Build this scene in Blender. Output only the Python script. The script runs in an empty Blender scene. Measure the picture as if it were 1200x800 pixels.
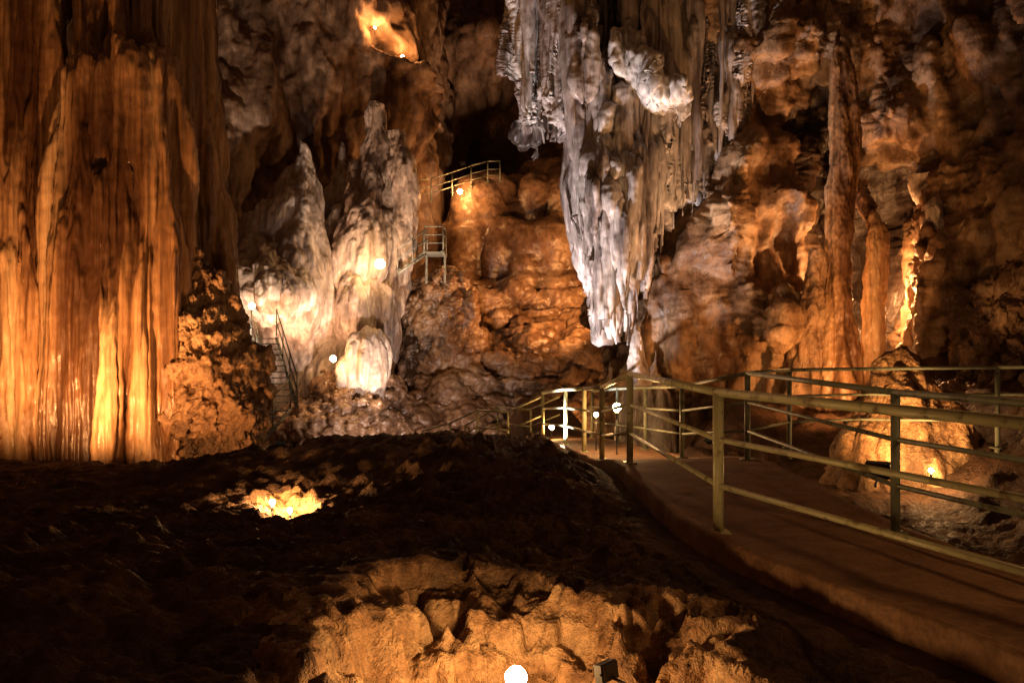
import bpy, math, random
import numpy as np
from mathutils import noise, Vector, Matrix
random.seed(7); rng=np.random.default_rng(7)
sc=bpy.context.scene
sc.view_settings.view_transform='Standard'; sc.view_settings.look='None'; sc.view_settings.exposure=0

# ------------------------------------------------------------ noise helpers
def FB(P,s,seed=0,octv=4,H=0.9,lac=2.1):
    Q=(P*np.array(s)+seed*17.31).tolist()
    f=noise.fractal
    return np.array([f(q,H,lac,octv) for q in Q])
def NZ(P,s,seed=0):
    Q=(P*np.array(s)+seed*17.31).tolist()
    f=noise.noise
    return np.array([f(q) for q in Q])
def BIL(P,s,seed=0): return np.abs(NZ(P,s,seed))
def VOR(P,s,seed=0):
    Q=(P*np.array(s)+seed*17.31).tolist()
    f=noise.voronoi
    o=[]
    for q in Q:
        d=f(q)[0]; o.append((d[0],d[1]))
    return np.array(o)
def sst(x,a,b):
    t=np.clip((x-a)/(b-a),0,1); return t*t*(3-2*t)
def curve(pts,n):
    P=np.array(pts,float); m=len(P)
    E=np.vstack([2*P[0]-P[1],P,2*P[-1]-P[-2]])
    d=np.r_[0,np.cumsum(np.linalg.norm(np.diff(P[:,:min(3,P.shape[1])],axis=0),axis=1))]
    t=np.interp(np.linspace(0,d[-1],n),d,np.arange(m))
    i=np.clip(t.astype(int),0,m-2); f=(t-i)[:,None]
    a,b,c,e=E[i],E[i+1],E[i+2],E[i+3]
    return .5*((2*b)+(c-a)*f+(2*a-5*b+4*c-e)*f*f+(3*b-a-3*c+e)*f**3)

def normals(G,closed):
    if closed:
        du=np.roll(G,-1,0)-np.roll(G,1,0)
    else: du=np.gradient(G,axis=0)
    dv=np.gradient(G,axis=1)
    n=np.cross(du,dv); n/=np.maximum(np.linalg.norm(n,axis=2,keepdims=True),1e-9)
    return n
def displace(G,fn,closed=False,sign=1):
    n=normals(G,closed); P=G.reshape(-1,3)
    d=fn(P).reshape(G.shape[:2])
    return G+sign*n*d[...,None], d
def mesh_from_grids(name,grids,mat,closed=False,cavs=None):
    V=[];F=[];C=[];off=0
    for k,G in enumerate(grids):
        nu,nv=G.shape[:2]; V.append(G.reshape(-1,3))
        C.append((cavs[k].reshape(-1) if cavs is not None else np.full(nu*nv,.5)))
        idx=np.arange(nu*nv).reshape(nu,nv)+off
        if closed: idx=np.vstack([idx,idx[:1]])
        a,b,c,d=idx[:-1,:-1],idx[1:,:-1],idx[1:,1:],idx[:-1,1:]
        F.append(np.stack([a,b,c,d],-1).reshape(-1,4)); off+=nu*nv
    V=np.vstack(V);F=np.vstack(F);C=np.concatenate(C)
    me=bpy.data.meshes.new(name)
    me.vertices.add(len(V)); me.vertices.foreach_set('co',V.astype(np.float32).ravel())
    me.loops.add(F.size); me.loops.foreach_set('vertex_index',F.astype(np.int32).ravel())
    me.polygons.add(len(F)); me.polygons.foreach_set('loop_start',np.arange(0,F.size,4,dtype=np.int32))
    me.polygons.foreach_set('use_smooth',np.ones(len(F),bool))
    me.update(calc_edges=True); me.validate()
    at=me.attributes.new('cav','FLOAT','POINT'); at.data.foreach_set('value',C.astype(np.float32))
    me.materials.append(mat)
    ob=bpy.data.objects.new(name,me); sc.collection.objects.link(ob)
    return ob
def norm01(d): 
    a,b=np.percentile(d,3),np.percentile(d,97); return np.clip((d-a)/(b-a+1e-6),0,1)

# ------------------------------------------------------------ materials
def rock(name,c1,c2,c3,scale=1.0,streak=1.0,rough=(.35,.75),bump=.5,bscale=6,dirt_shade=(.05,.03,.02),dirt_shade_amt=.7,spec=.4,bd=.05):
    m=bpy.data.materials.new(name); m.use_nodes=True; nt=m.node_tree; N=nt.nodes; L=nt.links
    b=N['Principled BSDF']
    tc=N.new('ShaderNodeTexCoord'); mp=N.new('ShaderNodeMapping'); mp.inputs['Scale'].default_value=(scale,scale,scale*streak)
    L.new(tc.outputs['Object'],mp.inputs[0])
    n1=N.new('ShaderNodeTexNoise'); n1.inputs['Scale'].default_value=1; n1.inputs['Detail'].default_value=4; n1.inputs['Roughness'].default_value=.66
    n1.inputs['Distortion'].default_value=.4
    L.new(mp.outputs[0],n1.inputs['Vector'])
    r=N.new('ShaderNodeValToRGB'); e=r.color_ramp.elements
    e[0].position=.36; e[0].color=(*c1,1); e[1].position=.66; e[1].color=(*c3,1); k=e.new(.5); k.color=(*c2,1)
    L.new(n1.outputs[0],r.inputs[0])
    n2=N.new('ShaderNodeTexNoise'); n2.inputs['Scale'].default_value=8; n2.inputs['Detail'].default_value=3; n2.inputs['Roughness'].default_value=.75
    L.new(mp.outputs[0],n2.inputs['Vector'])
    mr=N.new('ShaderNodeMapRange'); mr.inputs[1].default_value=.3; mr.inputs[2].default_value=.7; mr.inputs[3].default_value=.55; mr.inputs[4].default_value=1.2
    L.new(n2.outputs[0],mr.inputs[0])
    mx=N.new('ShaderNodeVectorMath'); mx.operation='SCALE'
    L.new(r.outputs[0],mx.inputs[0]); L.new(mr.outputs[0],mx.inputs['Scale'])
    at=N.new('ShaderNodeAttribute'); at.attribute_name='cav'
    m2=N.new('ShaderNodeMapRange'); m2.inputs[1].default_value=0; m2.inputs[2].default_value=.45; m2.inputs[3].default_value=dirt_shade_amt; m2.inputs[4].default_value=0
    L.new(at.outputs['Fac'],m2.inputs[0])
    mix=N.new('ShaderNodeMix'); mix.data_type='RGBA'; mix.inputs[7].default_value=(*dirt_shade,1)  # crevice dirt plus painted shade: creases darkened in the base colour
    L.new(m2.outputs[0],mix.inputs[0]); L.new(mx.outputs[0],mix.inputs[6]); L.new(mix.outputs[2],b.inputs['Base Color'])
    m3=N.new('ShaderNodeMapRange'); m3.inputs[1].default_value=.35; m3.inputs[2].default_value=.65; m3.inputs[3].default_value=rough[0]; m3.inputs[4].default_value=rough[1]
    L.new(n2.outputs[0],m3.inputs[0]); L.new(m3.outputs[0],b.inputs['Roughness'])
    b.inputs['Specular IOR Level'].default_value=spec
    mp2=N.new('ShaderNodeMapping'); mp2.inputs['Scale'].default_value=(1,1,max(streak,.25)); L.new(tc.outputs['Object'],mp2.inputs[0])
    n3=N.new('ShaderNodeTexNoise'); n3.inputs['Scale'].default_value=bscale; n3.inputs['Detail'].default_value=4; n3.inputs['Roughness'].default_value=.72
    L.new(mp2.outputs[0],n3.inputs['Vector'])
    bp=N.new('ShaderNodeBump'); bp.inputs['Strength'].default_value=bump; bp.inputs['Distance'].default_value=bd
    L.new(n3.outputs[0],bp.inputs['Height']); L.new(bp.outputs[0],b.inputs['Normal'])
    return m
def paint(name,c,rough=.45,metal=0.0,var=.35):
    m=bpy.data.materials.new(name); m.use_nodes=True; nt=m.node_tree; N=nt.nodes; L=nt.links; b=N['Principled BSDF']
    tc=N.new('ShaderNodeTexCoord'); n=N.new('ShaderNodeTexNoise'); n.inputs['Scale'].default_value=9; n.inputs['Detail'].default_value=5
    L.new(tc.outputs['Object'],n.inputs['Vector'])
    r=N.new('ShaderNodeValToRGB'); e=r.color_ramp.elements
    e[0].position=.32; e[0].color=(c[0]*var,c[1]*var*.8,c[2]*var*.6,1); e[1].position=.46; e[1].color=(*c,1)
    L.new(n.outputs[0],r.inputs[0]); L.new(r.outputs[0],b.inputs['Base Color'])
    b.inputs['Roughness'].default_value=rough; b.inputs['Metallic'].default_value=metal
    return m
def emis(name,c,s,sample=True):
    m=bpy.data.materials.new(name); m.use_nodes=True; b=m.node_tree.nodes['Principled BSDF']
    b.inputs['Base Color'].default_value=(0.8,.8,.8,1); b.inputs['Emission Color'].default_value=(*c,1); b.inputs['Emission Strength'].default_value=s
    if not sample: m.cycles.emission_sampling='NONE'
    return m
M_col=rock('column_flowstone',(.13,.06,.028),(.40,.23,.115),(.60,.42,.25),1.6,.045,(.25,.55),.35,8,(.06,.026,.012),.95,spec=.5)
M_rough=rock('rough_limestone',(.13,.075,.04),(.30,.18,.10),(.46,.31,.18),1.1,.7,(.35,.8),.8,7,(.03,.018,.01),.8,bd=.08)
M_cream=rock('cream_flowstone',(.34,.26,.21),(.56,.47,.41),(.72,.65,.59),.8,.25,(.3,.6),.5,4,(.16,.10,.07),.85,spec=.5,bd=.10)
M_stal=rock('grey_stalactite',(.20,.155,.14),(.46,.40,.37),(.70,.66,.62),1.6,.12,(.2,.5),.5,9,(.03,.02,.015),.95,spec=.6)
M_mound=rock('mound_flowstone',(.15,.08,.042),(.34,.20,.11),(.52,.35,.21),.5,.8,(.16,.45),.6,4,(.04,.02,.01),.9,spec=.8,bd=.09)
M_wall=rock('dark_cave_rock',(.10,.055,.03),(.21,.12,.07),(.34,.21,.12),.5,.5,(.4,.8),.7,3,(.03,.016,.008),.8,bd=.15)
M_mud=rock('cave_mud',(.06,.032,.018),(.12,.065,.037),(.22,.125,.07),1.3,1,(.55,.95),1.0,16,(.035,.018,.011),.6,spec=.2,bd=.06)
M_conc=rock('worn_concrete',(.19,.10,.055),(.27,.15,.08),(.34,.20,.115),2.5,1,(.6,.9),.4,25,(.1,.06,.04),0,spec=.2,bd=.015)
M_pit=rock('pit_limestone',(.16,.08,.035),(.42,.24,.115),(.62,.40,.21),2.6,1,(.4,.8),1.0,12,(.05,.025,.012),.8,bd=.06)
M_rail=paint('yellow_rail_paint',(.54,.53,.30),.38)
M_rail2=paint('weathered_rail_paint',(.22,.24,.17),.5)
M_steel=paint('grey_steel',(.32,.36,.34),.45,.2)
M_black=paint('black_housing',(.03,.03,.03),.5)

# ------------------------------------------------------------ cave floor
NX,NY=640,720
t=np.linspace(-1,1,NX); gx=22*(.2*t+.8*t**3)
s=np.linspace(0,1,NY)
gy=np.where(s<.1,-6+8*s/.1,np.where(s<.62,2+6.5*(s-.1)/.52,8.5+29*(np.maximum(s-.62,0)/.38)**1.6))
X,Y=np.meshgrid(gx,gy,indexing='ij'); P=np.stack([X,Y,X*0],-1).reshape(-1,3)
x=P[:,0];y=P[:,1]
cl=np.interp(y,[-6,-2,2,4.1,6.7,10.5,13,17,20,24],[6,4.6,3.2,2.47,1.55,1.38,1.3,1.0,.65,.4])
cr=np.interp(y,[-6,-1.2,2.6,4.8,6.7,10.8,13.2,17.2,20.5,24],[8,6.4,4.9,3.6,3.08,3.05,2.7,2.2,2.0,2.0])
wz=np.interp(y,[10.5,20,40],[0,-.8,-.8])
onw=sst(x,cl-.9,cl-.05)*(1-sst(x,cr+.05,cr+.9))
low=FB(P,(.28,.28,1),1,3); mid=FB(P,(1.1,1.1,1),2,4); fine=FB(P,(5.5,5.5,1),3,6,.5)
wob=.24*NZ(P,(1.7,1.7,1),5)+.24*NZ(P,(4.3,4.3,1),6)+.12*NZ(P,(11,11,1),7)
r=np.sqrt(((x-.0)/1.2)**2+((y-4.5)/1.16)**2)+wob
outp=sst(r,1.0,1.7)
vs=VOR(P,(2.3,2.3,1),4); stones=np.clip(.36-vs[:,0],0,1)*sst(NZ(P,(.6,.6,1),14),-.2,.15)*outp
v5=VOR(P,(7,7,1),24); peb=np.clip(.3-v5[:,0],0,1)*sst(NZ(P,(.9,.9,1),15),-.2,.2)*outp
z=.17*low+.09*mid*(.3+.7*outp)+.045*fine*(.4+.6*outp)-.05+.38*stones+.12*peb
z-=.16*np.clip((-x-3)/8,0,1)
z+= .20*np.exp(-((x+.9)/1.6)**2-((y-10.8)/1.2)**2)+.16*np.exp(-((x+3.4)/1.1)**2-((y-10.2)/.9)**2)
lft=1-sst(x,-4.2,-3.2)
z=z*(1-lft*sst(y,9.5,10.6))+lft*(sst(y,9.5,10.6)*(-.03+.07*mid+.03*fine)-.62*sst(y,11.0,11.6))
z-=3.2*sst(y+.9*low,14.2,19)*(1-sst(y,30,37)*.2)
rt=sst(x,cr+.1,cr+1.2); z-= .55*rt*(1-sst(x,5.2,7.5))*(1-sst(y,13,17)); z+=1.0*sst(x,5.5,9)*(1-sst(y,16,19)*.3)
z+=3.0*sst(x,2.2,4.5)*sst(y,14.5,18)
z=z*(1-onw)+(wz-.16)*onw
# foreground pit: a bowl with a ragged rim, ledges running round its wall
rr0=np.clip(r,0,1.1)
bowl=-.62*(1-sst(rr0,.2,1.0))
crk=np.abs(NZ(P,(3.2,3.2,1),8)); vv=VOR(P,(1.9,2.2,1),9); ed=vv[:,1]-vv[:,0]; v2=VOR(P,(5,5,1),19); e2=v2[:,1]-v2[:,0]
rug=FB(P,(5,5,1),21,6,.6)
step=.16; q=(bowl+.12*NZ(P,(1.8,1.8,1),33)+.06*NZ(P,(5,5,1),34))/step; fq=q-np.floor(q); terr=(np.floor(q)+sst(fq,.6,1.0))*step
z+= (terr*.75+bowl*.25)*(1-sst(r,1.0,1.12))
body=(1-sst(r,.85,1.1))
z+= .05*np.exp(-((r-1.08)/.16)**2)*(y>3.6)
z+= body*(-.30*np.exp(-((x+.68)/.26)**2-((y-4.6)/.2)**2)-.14*np.exp(-((x-.42)/.18)**2-((y-4.45)/.15)**2)+.04*(crk-.25)+.10*(np.minimum(ed,.25)-.15)+.06*(np.minimum(e2,.2)-.1)+.035*rug)
# small pit, lamp spot
r2=np.sqrt(((x+2.25-.3*(8.4-y))/.36)**2+((y-8.45)/.8)**2)+wob*2.0
in2=1-sst(r2,.4,1.0); z+=-.20*in2+.03*np.exp(-((r2-1.05)/.2)**2)+in2*(.05*(crk-.2)+.02*rug)
P[:,2]=z
G=P.reshape(NX,NY,3)
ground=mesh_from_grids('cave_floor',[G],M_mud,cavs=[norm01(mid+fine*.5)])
me=ground.data; me.materials.append(M_pit)
idx=(np.minimum(r,1.3*r2)<1.05).reshape(NX,NY)[:-1,:-1].reshape(-1)
me.polygons.foreach_set('material_index',idx.astype(np.int32)); me.update()

# ------------------------------------------------------------ walkway
Lw=[(4.6,-2,0),(3.2,2,0),(2.47,4.1,0),(1.55,6.7,0),(1.38,10.5,0),(1.3,13,-.3),(1.0,17,-.55),(.65,20,-.8)]
Rw=[(6.4,-1.2,0),(4.9,2.6,0),(3.6,4.8,0),(3.08,6.7,0),(3.05,10.8,0),(2.7,13.2,-.3),(2.2,17.2,-.55),(2.0,20.5,-.8)]
def edge_curve(T,n):
    T=np.array(T,float); E=np.vstack([2*T[0]-T[1],T,2*T[-1]-T[-2]]); tt=np.linspace(0,len(T)-1,n); i=np.clip(tt.astype(int),0,len(T)-2); f=(tt-i)[:,None]
    a,b,c,e=E[i],E[i+1],E[i+2],E[i+3]
    lin=b*(1-f)+c*f; cat=.5*((2*b)+(c-a)*f+(2*a-5*b+4*c-e)*f*f+(3*b-a-3*c+e)*f**3)
    return .3*lin+.7*cat
A=edge_curve(Lw,260);B=edge_curve(Rw,260)
rows=[]
for f,dz in [(-.06,-.5),(-.06,.0),(-.05,.02),(.0,.022),(.008,.0)]+[(q,0) for q in np.linspace(.02,.98,22)]+[(.992,0),(1.0,.022),(1.05,.02),(1.06,0),(1.06,-.5)]:
    rw=A*(1-f)+B*f; rw=rw.copy(); rw[:,2]+=dz; rows.append(rw)
G=np.stack(rows,0); n=FB(G.reshape(-1,3),(1.5,1.5,1.5),20,4).reshape(G.shape[:2]); G[...,2]+=.012*n; G[...,0]+=.03*n
mesh_from_grids('concrete_walkway',[G],M_conc)

# ------------------------------------------------------------ tubes / rails
def tube(V,F,p,q,r,n=10):
    p=Vector(p);q=Vector(q);d=(q-p); 
    if d.length<1e-6:return
    d.normalize(); a=d.orthogonal().normalized(); b=d.cross(a); o=len(V)
    for c in (p,q):
        for k in range(n):
            th=2*math.pi*k/n; V.append(c+a*r*math.cos(th)+b*r*math.sin(th))
    for k in range(n): F.append((o+k,o+(k+1)%n,o+n+(k+1)%n,o+n+k))
    F.append(tuple(o+k for k in range(n))[::-1]); F.append(tuple(o+n+k for k in range(n)))
def ball(V,F,c,r,nu=10,nv=6):
    o=len(V); c=Vector(c); V.append(c+Vector((0,0,r)))
    for j in range(1,nv):
        ph=math.pi*j/nv
        for k in range(nu):
            th=2*math.pi*k/nu; V.append(c+Vector((r*math.sin(ph)*math.cos(th),r*math.sin(ph)*math.sin(th),r*math.cos(ph))))
    V.append(c-Vector((0,0,r))); e=len(V)-1
    for k in range(nu): F.append((o,o+1+k,o+1+(k+1)%nu)); F.append((e,o+1+(nv-2)*nu+(k+1)%nu,o+1+(nv-2)*nu+k))
    for j in range(nv-2):
        for k in range(nu): a=o+1+j*nu; F.append((a+k,a+nu+k,a+nu+(k+1)%nu,a+(k+1)%nu))
def box(V,F,c,sx,sy,sz,rot=None):
    o=len(V); c=Vector(c)
    for dx in(-1,1):
        for dy in(-1,1):
            for dz in(-1,1):
                v=Vector((dx*sx/2,dy*sy/2,dz*sz/2)); V.append(c+(rot@v if rot else v))
    for f in[(0,1,3,2),(4,6,7,5),(0,4,5,1),(2,3,7,6),(0,2,6,4),(1,5,7,3)]: F.append(tuple(o+i for i in f))
def mk(name,V,F,mat,parent=None,smooth=True):
    me=bpy.data.meshes.new(name); me.from_pydata([tuple(v) for v in V],[],F); me.materials.append(mat)
    ob=bpy.data.objects.new(name,me); sc.collection.objects.link(ob)
    if smooth:
        for p in me.polygons: p.use_smooth=len(p.vertices)==4 and smooth
    if parent: ob.parent=parent
    return ob
def railing(name,base,posts,h=(1.1,.73,.37),r=(.034,.022,.022),pr=.042,mat=None):
    V=[];F=[]; bp=[Vector(b) for b in base]
    for hi,rr in zip(h,r):
        for a,b in zip(bp[:-1],bp[1:]): tube(V,F,a+Vector((0,0,hi)),b+Vector((0,0,hi)),rr)
        for b in bp: ball(V,F,b+Vector((0,0,hi)),rr*1.03)
    for i in posts:
        b=bp[i]; tube(V,F,b-Vector((0,0,.15)),b+Vector((0,0,h[0]-.01)),pr,12)
        box(V,F,b+Vector((0,0,.008)),.16,.16,.016)
    return mk(name,V,F,mat or M_rail)
o=.07
railing('metal_railing',[(4.6+o,-2,0),(2.95+o,2.7,0),(2.47+o,4.1,0),(1.55+o,6.7,0),(1.38+o,10.5,0),(1.3+o,13,-.3),(1.18+o,14.8,-.42),(1.0+o,17,-.55),(.65+o,20,-.8)],[0,1,3,4,5,6,7,8])
railing('metal_railing',[(6.4,-1.2,0),(4.9-o,2.6,0),(3.6-o,4.8,0),(3.08-o,6.7,0),(3.05-o,10.8,0),(2.7-o,13.2,-.3),(2.45-o,15.2,-.42),(2.2-o,17.2,-.55),(2.0-o,20.5,-.8)],[1,3,4,5,6,7,8],pr=.036,r=(.028,.02,.02),mat=M_rail2)
railing('metal_railing',[(3.05,10.9,0),(3.9,12.0,.0),(5.0,12.4,.0),(6.6,11.6,.05),(8,10.4,.1)],[1,3],pr=.034,r=(.025,.018,.018),mat=M_rail2)
railing('stair_handrail',[(.68,20.1,-.8),(-.1,21.2,-1.25),(-.9,22.4,-1.3),(-1.7,23.6,-1.75),(-2.6,24.8,-2.1)],[1,2,3,4],h=(1.0,.55),r=(.026,.02),pr=.03)
railing('stair_handrail',[(1.2,21.6,-.9),(.5,22.6,-1.3),(-.4,24.0,-1.35),(-1.4,25.4,-2.0)],[1,2,3],h=(1.0,.55),r=(.026,.02),pr=.03)
V=[];F=[]
for k in range(10):
    u=k/9; box(V,F,(1.3-3.4*u,20.8+4.2*u,-.95-.16*k),1.3,1.3,.14,Matrix.Rotation(.9,3,'Z'))
mk('concrete_steps',V,F,M_conc,smooth=False)

# ------------------------------------------------------------ left columns
def column(name,axis,nu,nv,disps,mat,dirt_shade=True,ysc=1.0):
    C=curve(axis,nv); th=np.linspace(0,2*np.pi,nu,endpoint=False)
    G=np.zeros((nu,nv,3)); rr=np.maximum(C[:,3],.01)
    G[...,0]=C[:,0]+np.cos(th)[:,None]*rr; G[...,1]=C[:,1]+np.sin(th)[:,None]*rr*ysc; G[...,2]=C[:,2]
    tot=np.zeros((nu,nv))
    for fn in disps:
        G,d=displace(G,fn,True); tot+=d
    return G,tot
def flute(a1=.25,a2=.07,a3=.03,f=1.0,seed=0):
    def big(P): return a1*FB(P,(.55*f,.55*f,.12*f),seed,3)
    def med(P):
        W=P.copy(); W[:,0]+=.12*NZ(P,(.8,.8,.35),seed+9); return a2*(BIL(W,(1.9*f,1.9*f,.07*f),seed+1)*2-.5)+a2*.55*(BIL(W,(4.6*f,4.6*f,.10*f),seed+2)*2-.5)
    def sm(P): return a2*.22*(BIL(P,(10*f,10*f,.16*f),seed+7)*2-.5)+a3*FB(P,(7*f,7*f,1.2*f),seed+3,4)+a3*.6*FB(P,(5*f,5*f,5*f),seed+4,4)
    return [big,med,sm]
def rough(a1=.3,a2=.15,a3=.05,f=1.0,seed=0):
    def big(P): return a1*FB(P,(.6*f,.6*f,.45*f),seed,4)
    def med(P):
        v=VOR(P,(1.6*f,1.6*f,1.0*f),seed+1); return a2*(BIL(P,(1.8*f,1.8*f,1.1*f),seed+2)*2-.5)+a2*.5*(.5-v[:,0])
    def sm(P): return a3*FB(P,(4*f,4*f,3.2*f),seed+3,6,.5)
    return [big,med,sm]
def one(name,ax,nu,nv,dis,mat):
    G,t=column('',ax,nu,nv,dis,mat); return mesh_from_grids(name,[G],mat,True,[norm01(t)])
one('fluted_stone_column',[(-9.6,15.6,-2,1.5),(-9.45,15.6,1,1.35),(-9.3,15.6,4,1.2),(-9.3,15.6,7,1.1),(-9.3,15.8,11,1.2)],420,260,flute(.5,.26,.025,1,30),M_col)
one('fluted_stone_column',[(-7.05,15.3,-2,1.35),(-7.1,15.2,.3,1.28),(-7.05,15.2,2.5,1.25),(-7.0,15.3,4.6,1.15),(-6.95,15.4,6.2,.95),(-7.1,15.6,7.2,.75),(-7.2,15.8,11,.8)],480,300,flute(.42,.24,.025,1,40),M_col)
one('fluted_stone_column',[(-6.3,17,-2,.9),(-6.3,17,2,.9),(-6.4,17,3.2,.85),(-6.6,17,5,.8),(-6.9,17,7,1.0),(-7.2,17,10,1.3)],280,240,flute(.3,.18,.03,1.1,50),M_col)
one('rough_stalagmite',[(-5.4,15.4,-2,1.0),(-5.45,15.4,-.3,.84),(-5.5,15.4,.8,.74),(-5.65,15.5,1.7,.58),(-5.75,15.5,2.6,.42),(-5.85,15.5,3.3,.25),(-5.85,15.5,3.9,.02)],280,260,rough(.4,.20,.12,1.1,60),M_rough)
# ------------------------------------------------------------ generic wall
def wall(name,plan,z0,z1,nu,nv,lean,disps,mat,sign=1):
    C=curve(plan,nu); zz=np.linspace(z0,z1,nv)
    G=np.zeros((nu,nv,3)); G[...,0]=C[:,0][:,None]; G[...,1]=C[:,1][:,None]; G[...,2]=zz[None,:]
    if lean is not None: 
        dx,dy=lean(G[...,0],G[...,2]); G[...,0]+=dx; G[...,1]+=dy
    tot=np.zeros((nu,nv))
    for fn in disps:
        G,d=displace(G,fn,False,sign); tot+=d
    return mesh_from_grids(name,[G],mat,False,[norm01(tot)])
def backd(P):
    d=1.8*FB(P,(.13,.13,.10),70,4)+1.1*(BIL(P,(.35,.35,.2),71)*2-.5)
    d+=5*np.exp(-((P[:,0]+2.0)/3.2)**2-((P[:,2]-19)/2.4)**2)+3*np.exp(-((P[:,0]+4.5)/1.6)**2-((P[:,2]-14)/2.6)**2)
    return d
wall('cave_wall',[(-40,-2),(-30,16),(-22,34),(-12,47),(-4,52),(4,53),(12,48),(20,36),(22,24),(18,12),(17,0),(18,-12)],-5,30,640,280,None,
  [backd,lambda P:.5*(BIL(P,(.9,.9,.7),73)*2-.5)+.3*FB(P,(.8,.8,.5),72,6,.7)],M_wall)
def uld(P):
    X,Z=P[:,0],P[:,2]
    d=1.3*FB(P,(.2,.2,.12),80,4)+.55*(BIL(P,(.6,.6,.22),81)*2-.5)
    for cx,cz,sx,sz,a in [(-9.0,13.6,1.3,2.2,1.6),(-11.2,12,1.2,2.8,1.0),(-6.8,17,1.4,1.5,1.3),(-7.6,4,2.5,4,.7),(-5.4,11.5,.7,2.0,1.2)]:
        d+=a*np.exp(-((X-cx)/sx)**2-((Z-cz)/sz)**2)
    sl=Z-(15.0-(X+6.2)*.75); d+=-1.7*np.exp(-((X+5.6)/1.3)**2-((sl-.6)/.4)**2)+1.1*np.exp(-((X+5.6)/1.4)**2-((sl+.25)/.3)**2)
    return d
wall('upper_rock_wall',[(-26,22),(-17,32),(-12,37),(-8.5,39.5),(-5.6,40.5),(-4.2,43),(-3.8,47),(-4,52)],-4,24,460,360,None,
  [uld,lambda P:.28*(BIL(P,(1.3,1.3,.5),82)*2-.5),lambda P:.10*FB(P,(2.2,2.2,1.3),83,6,.75)],rock('brown_upper_rock',(.14,.08,.045),(.29,.18,.11),(.48,.34,.24),.5,.35,(.35,.7),.5,3,(.03,.018,.012),.9,bd=.12))
# ------------------------------------------------------------ central mound
nu,nv=470,460
xs=np.linspace(-17,12,nu); v=np.linspace(0,1,nv)
kv=[0,.12,.25,.38,.47,.53,.60,.72,.84,.92,1.0]
py=np.interp(v,kv,[30,33,35.4,37.2,38.6,41.0,41.2,41.6,42.8,45,50])
pz=np.interp(v,kv,[0,.02,.12,.24,.36,.42,.52,.74,.91,.985,1.0])
def smo(a,k=15):
    p=np.pad(a,k,mode='edge'); return np.convolve(p,np.ones(2*k+1)/(2*k+1),'same')[k:-k]
py,pz=smo(py,8),smo(pz,8)
T=smo(np.interp(xs,[-17,-9,-7,-5.5,-4.3,-3,-1,1.5,4,8,12],[2.2,2.2,3.2,4.6,7.4,9.3,10.4,10.7,10.3,8,7]),10)
G=np.zeros((nu,nv,3)); G[...,0]=xs[:,None]; G[...,1]=py[None]+ (.05*(xs-0)**2)[:,None]*np.clip(v,0,1)[None]**2*.6; G[...,2]=-3.4+(T[:,None]+3.4)*pz[None]
def m1(P):
    hi=sst(P[:,2],3.8,5.0)
    return .8*FB(P,(.25,.25,.25),90,3)+ (1-hi)*.6*(BIL(P,(.5,.5,.8),91)*2-.4)+hi*.95*(BIL(P,(.42,.3,.07),92)*2-.4)
def m2(P):
    hi=sst(P[:,2],3.8,5.0); Z=P[:,2]+.5*FB(P,(.5,.5,.3),98,3)
    v=VOR(P,(.9,.9,1.6),93); pil=np.sqrt(np.clip(1-v[:,0],0,1))
    fr=(Z*.95)%1.0; led=np.where(fr<.82,np.sqrt(np.clip(fr/.82,0,1)),(1-fr)/.18)
    fr2=(Z*.36+.3)%1.0; led2=np.where(fr2<.8,(fr2/.8)**.6,(1-fr2)/.2)
    v7=VOR(P,(.75,.75,.4),97); pil2=np.sqrt(np.clip(1-v7[:,0],0,1))
    return (1-hi)*(.30*(pil-.5)+.34*led)+hi*(.42*(pil2-.5)+.22*led2)+(.08-.05*hi)*(BIL(P,(1.6,1.6,2.6),94)*2-.4)
def m3(P):
    lo=1-sst(P[:,2],1.0,4)
    v=VOR(P,(2.4,2.4,4),95)
    return (.035+.08*(1-sst(P[:,2],3.8,5)))*FB(P,(2.2,2.2,3),96,6,.7)+lo*.16*(.5-v[:,0])
tot=0
for fn in(m1,m2,m3): G,d=displace(G,fn); tot=tot+d
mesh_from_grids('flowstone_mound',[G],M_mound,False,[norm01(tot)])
# ------------------------------------------------------------ cream formations
def crd(s):
    return [lambda P:.45*FB(P,(.35,.35,.16),s,3),lambda P:.34*(BIL(P,(.75,.75,.14),s+1)*2-.5),lambda P:.18*(BIL(P,(1.8,1.8,.3),s+2)*2-.4)+.07*(BIL(P,(4,4,.8),s+4)*2-.4)+.06*FB(P,(3,3,1.4),s+3,5,.65)]
def crs(s):
    return [lambda P:.30*FB(P,(.35,.35,.2),s,3),lambda P:.26*(BIL(P,(.75,.75,.14),s+1)*2-.5),lambda P:.14*(BIL(P,(1.8,1.8,.3),s+2)*2-.4)+.06*(BIL(P,(4,4,.8),s+4)*2-.4)+.05*FB(P,(3,3,1.4),s+3,5,.65)]
def spires(name,specs,mat,seed,dis=None,ysc=1.0):
    gs=[];cs=[]
    for k,(ax,nu,nv) in enumerate(specs):
        G,t=column('',ax,nu,nv,(dis or crd)(seed+k*5),mat,ysc=ysc)
        gs.append(G);cs.append(norm01(t))
    return mesh_from_grids(name,gs,mat,True,cs)
spires('flowstone_cone',[([(-9.8,36.5,-5,1.5),(-9.75,36.2,-1,1.7),(-9.7,35.8,1.2,2.1),(-9.7,35.4,2.6,2.5),(-9.7,35.2,3.8,2.45),(-9.65,35.2,5,2.15),(-9.4,35.4,6.2,1.6),(-9.1,35.5,7.3,1.05),(-8.95,35.6,8.2,.66),(-8.85,35.6,8.9,.38),(-8.8,35.6,9.5,.18),(-8.8,35.6,9.85,.02)],280,320)],M_cream,110,crs)
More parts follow.
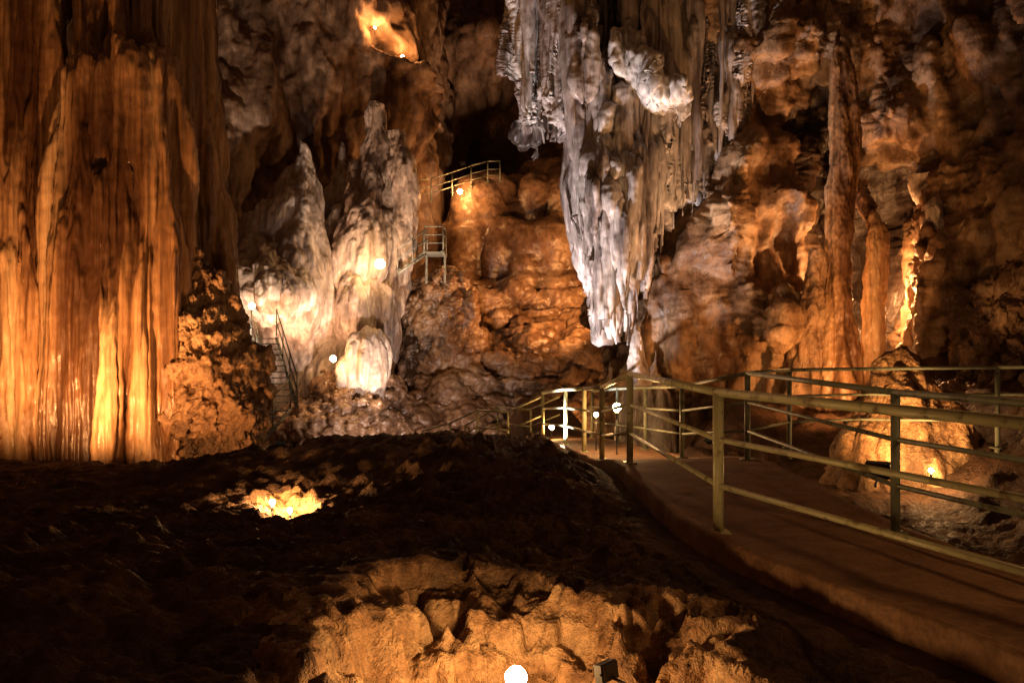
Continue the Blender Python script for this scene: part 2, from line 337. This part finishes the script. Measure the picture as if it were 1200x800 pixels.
spires('flowstone_bulge',[([(-9.3,33.4,2.3,.1),(-9.5,33.2,2.5,1.3),(-9.7,33.2,3.1,2.0),(-9.8,33.4,3.8,2.0),(-9.8,33.8,4.6,1.5),(-9.6,34.2,5.4,.6),(-9.5,34.4,5.9,.02)],220,140),
  ([(-7.6,35.2,-3,1.4),(-7.6,35.2,-1,1.4),(-7.5,35.2,.2,1.2),(-7.4,35.2,1.1,.8),(-7.3,35.3,1.7,.4),(-7.3,35.3,2.0,.02)],180,150)],M_cream,130,crs)
spires('flowstone_spires',[
 ([(-6.8,37.8,-3,1.3),(-6.8,37.4,.5,1.6),(-6.9,37,2.5,1.9),(-6.8,36.8,4.4,2.0),(-6.5,37,6.4,1.75),(-6.2,37.2,8.0,1.2),(-5.95,37.2,9.4,.7),(-5.75,37.2,10.7,.34),(-5.7,37.2,11.7,.02)],300,320),
 ([(-5.2,37.2,2.6,.3),(-5.2,37,4.0,.9),(-5.15,36.9,5.6,1.1),(-5.1,37,7.6,.85),(-5.0,37,9.2,.42),(-4.95,37,10.5,.02)],180,200),
 ([(-8.0,37.4,-3,.9),(-8.0,37.4,1,1.0),(-8.0,37.2,3.5,1.2),(-7.9,37.2,6,1.1),(-7.7,37.4,7.8,.7),(-7.5,37.4,9.2,.3),(-7.45,37.4,10.2,.02)],200,240),
 ([(-6.4,36.6,.6,.2),(-6.4,36,1.7,1.1),(-6.5,35.6,2.8,1.3),(-6.5,35.8,4.0,1.0),(-6.5,36.2,5.0,.4),(-6.5,36.2,5.5,.02)],190,140)],M_cream,150)
spires('pale_boulder',[([(-6.2,33.9,-1.0,.8),(-6.2,33.8,.0,1.0),(-6.0,33.8,.8,.95),(-5.8,33.8,1.4,.6),(-5.7,33.8,1.75,.02)],170,120)],M_cream,181,crs)
# dark rubble slope at the foot of the pale formations
g=column('',[(-6.9,34.6,-5,3.6),(-6.8,34.6,-2.4,3.1),(-6.6,34.5,-1.2,2.6),(-6.4,34.5,-.4,1.8),(-6.3,34.5,.1,1.0),(-6.3,34.5,.35,.02)],320,200,[lambda P:.5*FB(P,(.5,.5,.6),310,4),lambda P:.40*(.5-VOR(P,(1.1,1.1,1.4),311)[:,0])+.15*(BIL(P,(1.8,1.8,2),312)*2-.4),lambda P:.14*FB(P,(2.5,2.5,2.5),313,6,.6)],M_mound)
mesh_from_grids('rubble_slope',[g[0]],M_mound,True,[norm01(g[1])])
# ------------------------------------------------------------ hanging curtain of stalactites
ox=[-.2,.2,.45,1.1,1.35,1.6,2.0,2.55,2.9,3.3,3.8,4.6,5.3,5.9,6.4]
oz=[9.5,7.2,5.9,5.7,4.4,2.4,1.4,1.5,2.8,3.7,4.3,5.3,6.3,7.6,9]
def outline(x): return np.interp(x,ox,oz)
plan=curve([(.6,22),(.2,20.2),(.5,19),(1.5,18.5),(2.6,18.4),(3.8,18.6),(5,18.9),(6.1,19.4),(6.6,21.5)],640)
nv=340; v=np.linspace(0,1,nv); G=np.zeros((640,nv,3)); G[...,0]=plan[:,0][:,None]; G[...,1]=plan[:,1][:,None]
zb=outline(plan[:,0])+.45+.9*NZ(np.c_[plan[:,0]*3.1,plan[:,1]*0,plan[:,1]*0],(1,1,1),200)
G[...,2]=zb[:,None]+(12-zb[:,None])*(v[None]**1.1)
G[...,1]+= -.45*sst(G[...,2],2,8)+ .5*np.exp(-v*14)[None]
tot=0
for fn in [lambda P:.40*FB(P,(.8,.8,.2),201,3),lambda P:.55*(BIL(P,(1.5,1.5,.10),202)*2-.5),lambda P:.24*(BIL(P,(3.6,3.6,.18),203)*2-.4),lambda P:.10*(BIL(P,(8,8,.4),205)*2-.4)+.03*FB(P,(8,8,2.0),204,5,.8)]:
    G,d=displace(G,fn); tot=tot+d
mesh_from_grids('stalactite_drapery',[G],M_stal,False,[norm01(tot)])
gs=[];cs=[]
def stal(x,y,zt,zb,r,seed,nu=26,nv=110,back=.75):
    """lobe that grows out of the drapery at its top and thins to a tip"""
    L=zt-zb; n=9; ax=[]
    wx,wy=rng.normal(0,.05,2)
    for k in range(n):
        t=k/(n-1); rr=r*min(1,.45+1.6*t)*(1-t)**.5*(.8+.3*rng.random())+ .014*(1-t)
        ax.append((x+wx*math.sin(t*3),y+wy*t+back*max(0,1-t*3.2),zt-L*t,max(rr,.008)))
    ax=ax[::-1]
    G,t=column('',ax,nu,nv,[lambda P:.75*r*(BIL(P,(2.8,2.8,.3),seed)*2-.5),lambda P:.25*r*FB(P,(6,6,1.4),seed+1,4),],M_stal)
    gs.append(G);cs.append(norm01(t)*.75+.15)
def yfront(x): return float(np.interp(x,[0,.5,1.5,2.6,3.8,5,6.1],[19.5,18.5,17.95,17.85,18.05,18.35,18.9]))
for k in range(80):
    x=rng.uniform(.3,6.0); o_=float(outline(x)); zb=o_+abs(rng.normal(0,.35)) if k%3 else o_+rng.uniform(.5,3)
    stal(x,yfront(x)+rng.normal(.05,.12),min(zb+rng.uniform(2.6,6),11.5),zb,rng.uniform(.10,.24),300+k)
for k in range(80):
    x=rng.uniform(.3,6.0); o_=float(outline(x)); zb=o_+rng.uniform(-.15,.8); stal(x,yfront(x)+rng.uniform(.1,.9),zb+rng.uniform(.9,2),zb,rng.uniform(.05,.10),500+k,16,50,.3)
for k in range(32):
    x=rng.uniform(1.45,2.85); o_=float(outline(x)); zb=o_+rng.uniform(-.1,1.6) if k%2 else o_+rng.uniform(1,3.2)
    stal(x,17.8+rng.normal(0,.2),zb+rng.uniform(2.4,4.4),zb,rng.uniform(.2,.38),600+k,36,120,.9)
mesh_from_grids('stalactite_cluster',gs,M_stal,True,cs)
spires('white_flowstone_slab',[([(3.5,17.75,5.9,.02),(3.42,17.65,6.15,.28),(3.2,17.6,6.5,.5),(2.9,17.6,6.95,.5),(2.6,17.65,7.35,.34),(2.45,17.75,7.8,.26),(2.4,17.9,8.2,.03)],140,120)],
   rock('white_calcite',(.60,.58,.57),(.74,.72,.70),(.82,.8,.78),1.5,.5,(.3,.6),.3,8,(.25,.2,.18),.6),220,lambda s:[lambda P:.28*FB(P,(1.2,1.2,.8),s,4),lambda P:.22*(BIL(P,(1.9,1.9,.6),s+1)*2-.4),lambda P:.06*(BIL(P,(6,6,1.5),s+2)*2-.4)],.6)
# ------------------------------------------------------------ right rock wall
def rd(P):
    X,Y,Z=P[:,0],P[:,1],P[:,2]
    d=.8*FB(P,(.35,.35,.22),230,4)+.35*(BIL(P,(.8,.8,.3),231)*2-.5)
    for cx,cz,sx,sz,a in [(4.6,3.9,.5,1.3,1.4),(5.2,5.7,.7,.6,1.0),(5.9,4.7,.45,.5,.9),(5.6,1.9,1.0,.8,1.5),(3.7,2.6,.5,1.4,1.1),(7.9,6.1,.7,.7,.9),(7.75,3.3,.65,1.7,-2.8),(6.9,4.2,.4,2.2,-1.0),(8.9,2.5,.6,2.2,.9),(7.5,0,2.0,1.0,1.2),(6.2,7.8,1.2,.8,.8)]:
        d+=a*np.exp(-((X-cx)/sx)**2-((Z-cz)/sz)**2)
    return d
def rd2(P):
    v=VOR(P,(1.1,1.1,.6),233); w=VOR(P,(2.4,2.4,1.4),236); k=sst(NZ(P,(.5,.5,.4),239),-.3,.3)
    return .22*(BIL(P,(1.8,1.8,.6),232)*2-.5)+.46*(np.minimum(v[:,1]-v[:,0],.5)-.25)+.18*k*(np.minimum(w[:,1]-w[:,0],.4)-.2)
wall('rock_wall',[(3.2,30),(2.9,24),(3.0,20.5),(4.0,18.9),(5.5,18.5),(7,18.4),(8.4,18.0),(9.3,15.5),(9.2,12.5),(8.6,9.5),(9.5,6),(12,2),(14,-6)],-3,13,640,430,None,
  [rd,rd2,lambda P:(.06+.09*sst(NZ(P,(.6,.6,.5),240),-.2,.3))*FB(P,(4,4,2.2),234,6,.65)],
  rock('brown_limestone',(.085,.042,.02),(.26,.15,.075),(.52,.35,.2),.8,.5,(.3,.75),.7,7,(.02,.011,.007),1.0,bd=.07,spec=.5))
def slim(name,ax,nu,nv,seed,mat,k=1):
    G,t=column('',ax,nu,nv,[lambda P:.12*k*FB(P,(1,1,.3),seed,3),lambda P:.10*k*(BIL(P,(2.6,2.6,.4),seed+1)*2-.5),lambda P:.04*FB(P,(6,6,2.4),seed+2,5,.6)],mat)
    mesh_from_grids(name,[G],mat,True,[norm01(t)])
slim('slender_stone_column',[(6.5,16.9,-.5,.36),(6.5,16.9,1.2,.27),(6.52,16.9,3,.22),(6.55,16.9,4.6,.25),(6.6,16.9,5.6,.20),(6.55,16.9,6.6,.18),(6.5,16.9,7.2,.12),(6.5,17,7.7,.02)],100,320,240,M_col)
slim('slender_stone_column',[(7.3,17.3,-.5,.26),(7.3,17.3,1.4,.2),(7.32,17.3,3.0,.16),(7.35,17.4,3.8,.17),(7.36,17.9,4.5,.25),(7.4,18.6,5.0,.3)],80,200,250,M_col)
slim('slender_stone_column',[(8.5,17.0,0,.7),(8.5,17.0,1.6,.5),(8.6,17.0,2.6,.40),(8.65,17.0,3.4,.30),(8.6,17.4,4.2,.25),(8.7,18.0,5,.3)],120,240,260,M_cream,1.6)
slim('stalagmite_spike',[(6.0,17.2,-1,.5),(6.0,17.2,.8,.38),(6.05,17.2,1.8,.26),(6.1,17.2,2.7,.16),(6.12,17.2,3.3,.03)],80,160,270,M_rough,2)
slim('stalagmite_spike',[(2.7,18.5,-1,.45),(2.75,18.5,.5,.30),(2.7,18.5,1.3,.14),(2.68,18.5,1.9,.02)],60,120,280,M_cream)
slim('stalagmite_spike',[(3.15,18.4,-1,.5),(3.15,18.4,.2,.32),(3.1,18.4,.8,.16),(3.1,18.4,1.3,.02)],60,120,285,M_cream)
slim('rock_mound',[(5.9,12.8,-.8,1.3),(5.95,12.8,-.1,1.02),(6.0,12.8,.4,.66),(5.95,12.9,.9,.38),(5.95,12.9,1.2,.2),(5.95,12.9,1.45,.02)],220,200,290,M_pit,1.3)
g=column('',[(8.6,15.2,-2,1.9),(8.7,15.2,0,1.55),(8.9,15.2,1.0,1.25),(9.1,15.2,1.9,.8),(9.2,15.2,2.6,.4),(9.2,15.2,3,.02)],260,220,rough(.5,.3,.14,.9,292),M_wall)
mesh_from_grids('dark_boulder_slope',[g[0]],M_wall,True,[norm01(g[1])])

# ------------------------------------------------------------ staircases
def stair(name,p,q,w,rise=.19):
    e=bpy.data.objects.new(name,None); sc.collection.objects.link(e)
    p=Vector(p);q=Vector(q);d=q-p;n=max(2,int(abs(d.z)/rise)); h=Vector((d.x,d.y,0)).normalized(); sd=Vector((-h.y,h.x,0)); ang=math.atan2(h.y,h.x)
    V=[];F=[]
    for k in range(n): box(V,F,p+d*((k+.5)/n),.26,w,.035,Matrix.Rotation(ang,3,'Z'))
    mk('treads',V,F,M_steel,e,False); V=[];F=[]
    for sg in(-1,1):
        o=sd*w/2*sg; tube(V,F,p+o-Vector((0,0,.08)),q+o-Vector((0,0,.08)),.06)
        for hh in(.95,.5): tube(V,F,p+o+Vector((0,0,hh)),q+o+Vector((0,0,hh)),.025)
        m=max(2,int(d.length/1.0))
        for k in range(m+1): c=p+o+d*(k/m); tube(V,F,c,c+Vector((0,0,.95)),.022)
    mk('stringers_and_handrails',V,F,M_steel,e)
stair('metal_staircase',(-8.9,30.6,1.7),(-7.55,28.2,-.6),.9)
stair('metal_staircase',(-7.6,28.0,-.65),(-8.3,26.4,-1.8),.8)
stair('metal_staircase',(-3.7,36.4,5.3),(-4.9,36.0,4.4),.8)
railing('metal_railing',[(-3.7,36.0,5.3),(-2.9,36.0,5.3),(-2.9,37.4,5.3)],[0,1,2],h=(1.05,.7,.35),r=(.028,.02,.02),pr=.03,mat=M_steel)
V=[];F=[]; box(V,F,(-3.3,36.7,5.24),.9,1.5,.08)
for a,b in((-3.7,36.9),(-2.9,36.9)): tube(V,F,(a,b,4.0),(a,b,5.2),.05)
mk('stair_landing',V,F,M_steel,smooth=False)
one('rock_ledge',[(-3.4,39.6,-.5,2.2),(-3.4,39.0,1.5,2.0),(-3.3,38.6,3.0,1.7),(-3.3,38.3,4.1,1.2),(-3.3,38.2,4.7,.6),(-3.3,38.2,4.9,.05)],200,150,rough(.3,.3,.12,.8,295),M_mound)
railing('metal_railing',[(-5.0,41.0,8.2),(-3.9,41.2,8.35),(-2.9,41.4,8.7),(-2.0,41.8,9.1),(-1.2,42.2,9.4),(-.6,42.6,9.5)],[0,1,2,3,4,5],h=(1.0,.6,.3),r=(.03,.022,.022),pr=.032,mat=M_rail2)

# ------------------------------------------------------------ lamps
WARM=(1,.50,.17); AMB=(1,.42,.13); COOL=(.95,.84,.86); PALE=(1,.70,.50)
def lamp(loc,P,r=.06,col=WARM,pole=.8):
    """glowing bulb of radius r on a short stake"""
    e=bpy.data.objects.new('lamp_post',None); e.location=loc; sc.collection.objects.link(e)
    V=[];F=[];ball(V,F,(0,0,0),r,10,7); mk('bulb',V,F,emis('bulb_glow',(col[0],col[1]*1.08,col[2]*1.2),P/(39.5*r*r)),e)
    V=[];F=[];tube(V,F,(0,0,-r-.05),(0,0,-r-.005),min(r*.5,.04),12);tube(V,F,(0,0,-pole),(0,0,-r-.05),.012,8); mk('stake_and_socket',V,F,M_black,e)
    return e
def flood(loc,tgt,P,col=WARM,ang=80,blend=.8,size=.08,sc_=1.0):
    e=bpy.data.objects.new('floodlight',None); e.location=loc; sc.collection.objects.link(e)
    d=(Vector(tgt)-Vector(loc)); e.rotation_euler=d.to_track_quat('-Z','Y').to_euler(); e.scale=(sc_,)*3
    V=[];F=[];box(V,F,(0,0,.07),.26,.18,.08); box(V,F,(0,.096,.03),.28,.012,.10);box(V,F,(0,-.096,.03),.28,.012,.10)
    box(V,F,(.14,0,.03),.012,.2,.10);box(V,F,(-.14,0,.03),.012,.2,.10);tube(V,F,(-.17,0,.07),(.17,0,.07),.012);tube(V,F,(0,-.06,.1),(0,-.12,.3),.018)
    mk('housing',V,F,M_black,e,False)
    V=[];F=[];box(V,F,(0,0,.025),.24,.16,.006);mk('lens',V,F,emis('lens_glow',col,15,False),e,False)
    ld=bpy.data.lights.new('spot','SPOT'); ld.energy=P; ld.color=col; ld.spot_size=math.radians(ang); ld.spot_blend=blend; ld.shadow_soft_size=size
    lo=bpy.data.objects.new('beam',ld); sc.collection.objects.link(lo); lo.parent=e; lo.location=(0,0,-.02)
    return e
# left columns (in the trough behind the ridge)
flood((-6.3,11.8,-.4),(-7.2,15,3.9),1700,AMB,115)
flood((-8.4,11.8,-.4),(-8.6,15,4.0),550,AMB,120)
flood((-4.7,13.0,-.45),(-5.4,15.4,.8),230,AMB,100)
# cream area
lamp((-9.15,30.0,2.75),40,.12,WARM,1.3)
lamp((-5.2,33.6,4.55),210,.20,WARM,.3)
lamp((-6.75,32.2,.85),110,.12,WARM,.5)
flood((-8.6,26.5,-2.3),(-9.0,35,9.8),5200,PALE,44)
flood((-4.6,30.0,-2.3),(-6.2,37,9.0),3000,PALE,66)
# mound
lamp((-2.5,41.0,8.7),260,.12,AMB,.4)
flood((2.0,29.0,-2.6),(.8,42,7.5),9500,AMB,80)
flood((3.55,35.6,2.5),(-1.0,42,6.5),2300,AMB,130)
flood((3.2,33.0,-1.8),(1.5,39,3.5),1500,AMB,120)
flood((-2.2,27.0,-2.2),(-4.6,35,0.0),1700,(1,.72,.6),90)
# high ledge
lamp((-5.1,39.7,14.7),420,.09,AMB,.3)
lamp((-6.3,39.2,15.9),130,.05,AMB,.3)
flood((-8.0,29.5,-2.0),(-7.0,39,14),3400,(1,.50,.26),60)
flood((-2.5,43.5,10.6),(-2.2,48,19),1500,(1,.60,.35),70)
# curtain
flood((.5,16.2,-.9),(2.2,18.2,4.2),2100,COOL,90)
flood((.0,16.4,-1.1),(1.8,18.5,8.0),1600,(1,.80,.74),70)
flood((3.6,15.2,-.2),(4.6,18.4,7.8),850,(1,.58,.32),70)
# right wall
flood((5.9,14.5,.1),(5.0,18.4,3.2),700,AMB,110)
flood((6.1,14.5,.1),(7.4,18,5.4),200,AMB,55)
flood((5.7,14.3,.1),(6.5,16.9,4.0),130,AMB,50)
lamp((7.72,18.4,2.5),650,.05,AMB,.4)
flood((4.6,10.7,-.1),(5.9,12.8,.4),650,WARM,60)
lamp((5.6,11.4,-.22),55,.03,WARM,.15)
# walkway lamps
lamp((1.72,14.0,.42),80,.07,WARM,.85)
lamp((1.5,15.2,.2),35,.04,WARM,.7)
lamp((.93,20.0,-.5),60,.06,WARM,.3)
# pit lamps
lamp((.02,4.25,-.17),62,.055,WARM,.25)
flood((.44,4.1,-.08),(-.1,4.6,-.2),8,WARM,110,sc_=.42)
lamp((-2.36,8.4,-.08),75,.028,WARM,.15)
lamp((-2.08,8.0,-.08),50,.022,WARM,.15)
lamp((4.9,4.4,2.3),90,.06,WARM,2.4)

# ------------------------------------------------------------ world + camera
w=bpy.data.worlds.new('World'); sc.world=w; w.use_nodes=True
bg=w.node_tree.nodes['Background']; bg.inputs[0].default_value=(1,.38,.16,1); bg.inputs[1].default_value=.055
cd=bpy.data.cameras.new('Camera'); cd.lens=30; cd.sensor_width=36; cd.clip_end=300; cd.clip_start=.05
co=bpy.data.objects.new('Camera',cd); co.location=(0,0,1.5); co.rotation_euler=(math.radians(90),0,0); sc.collection.objects.link(co); sc.camera=co
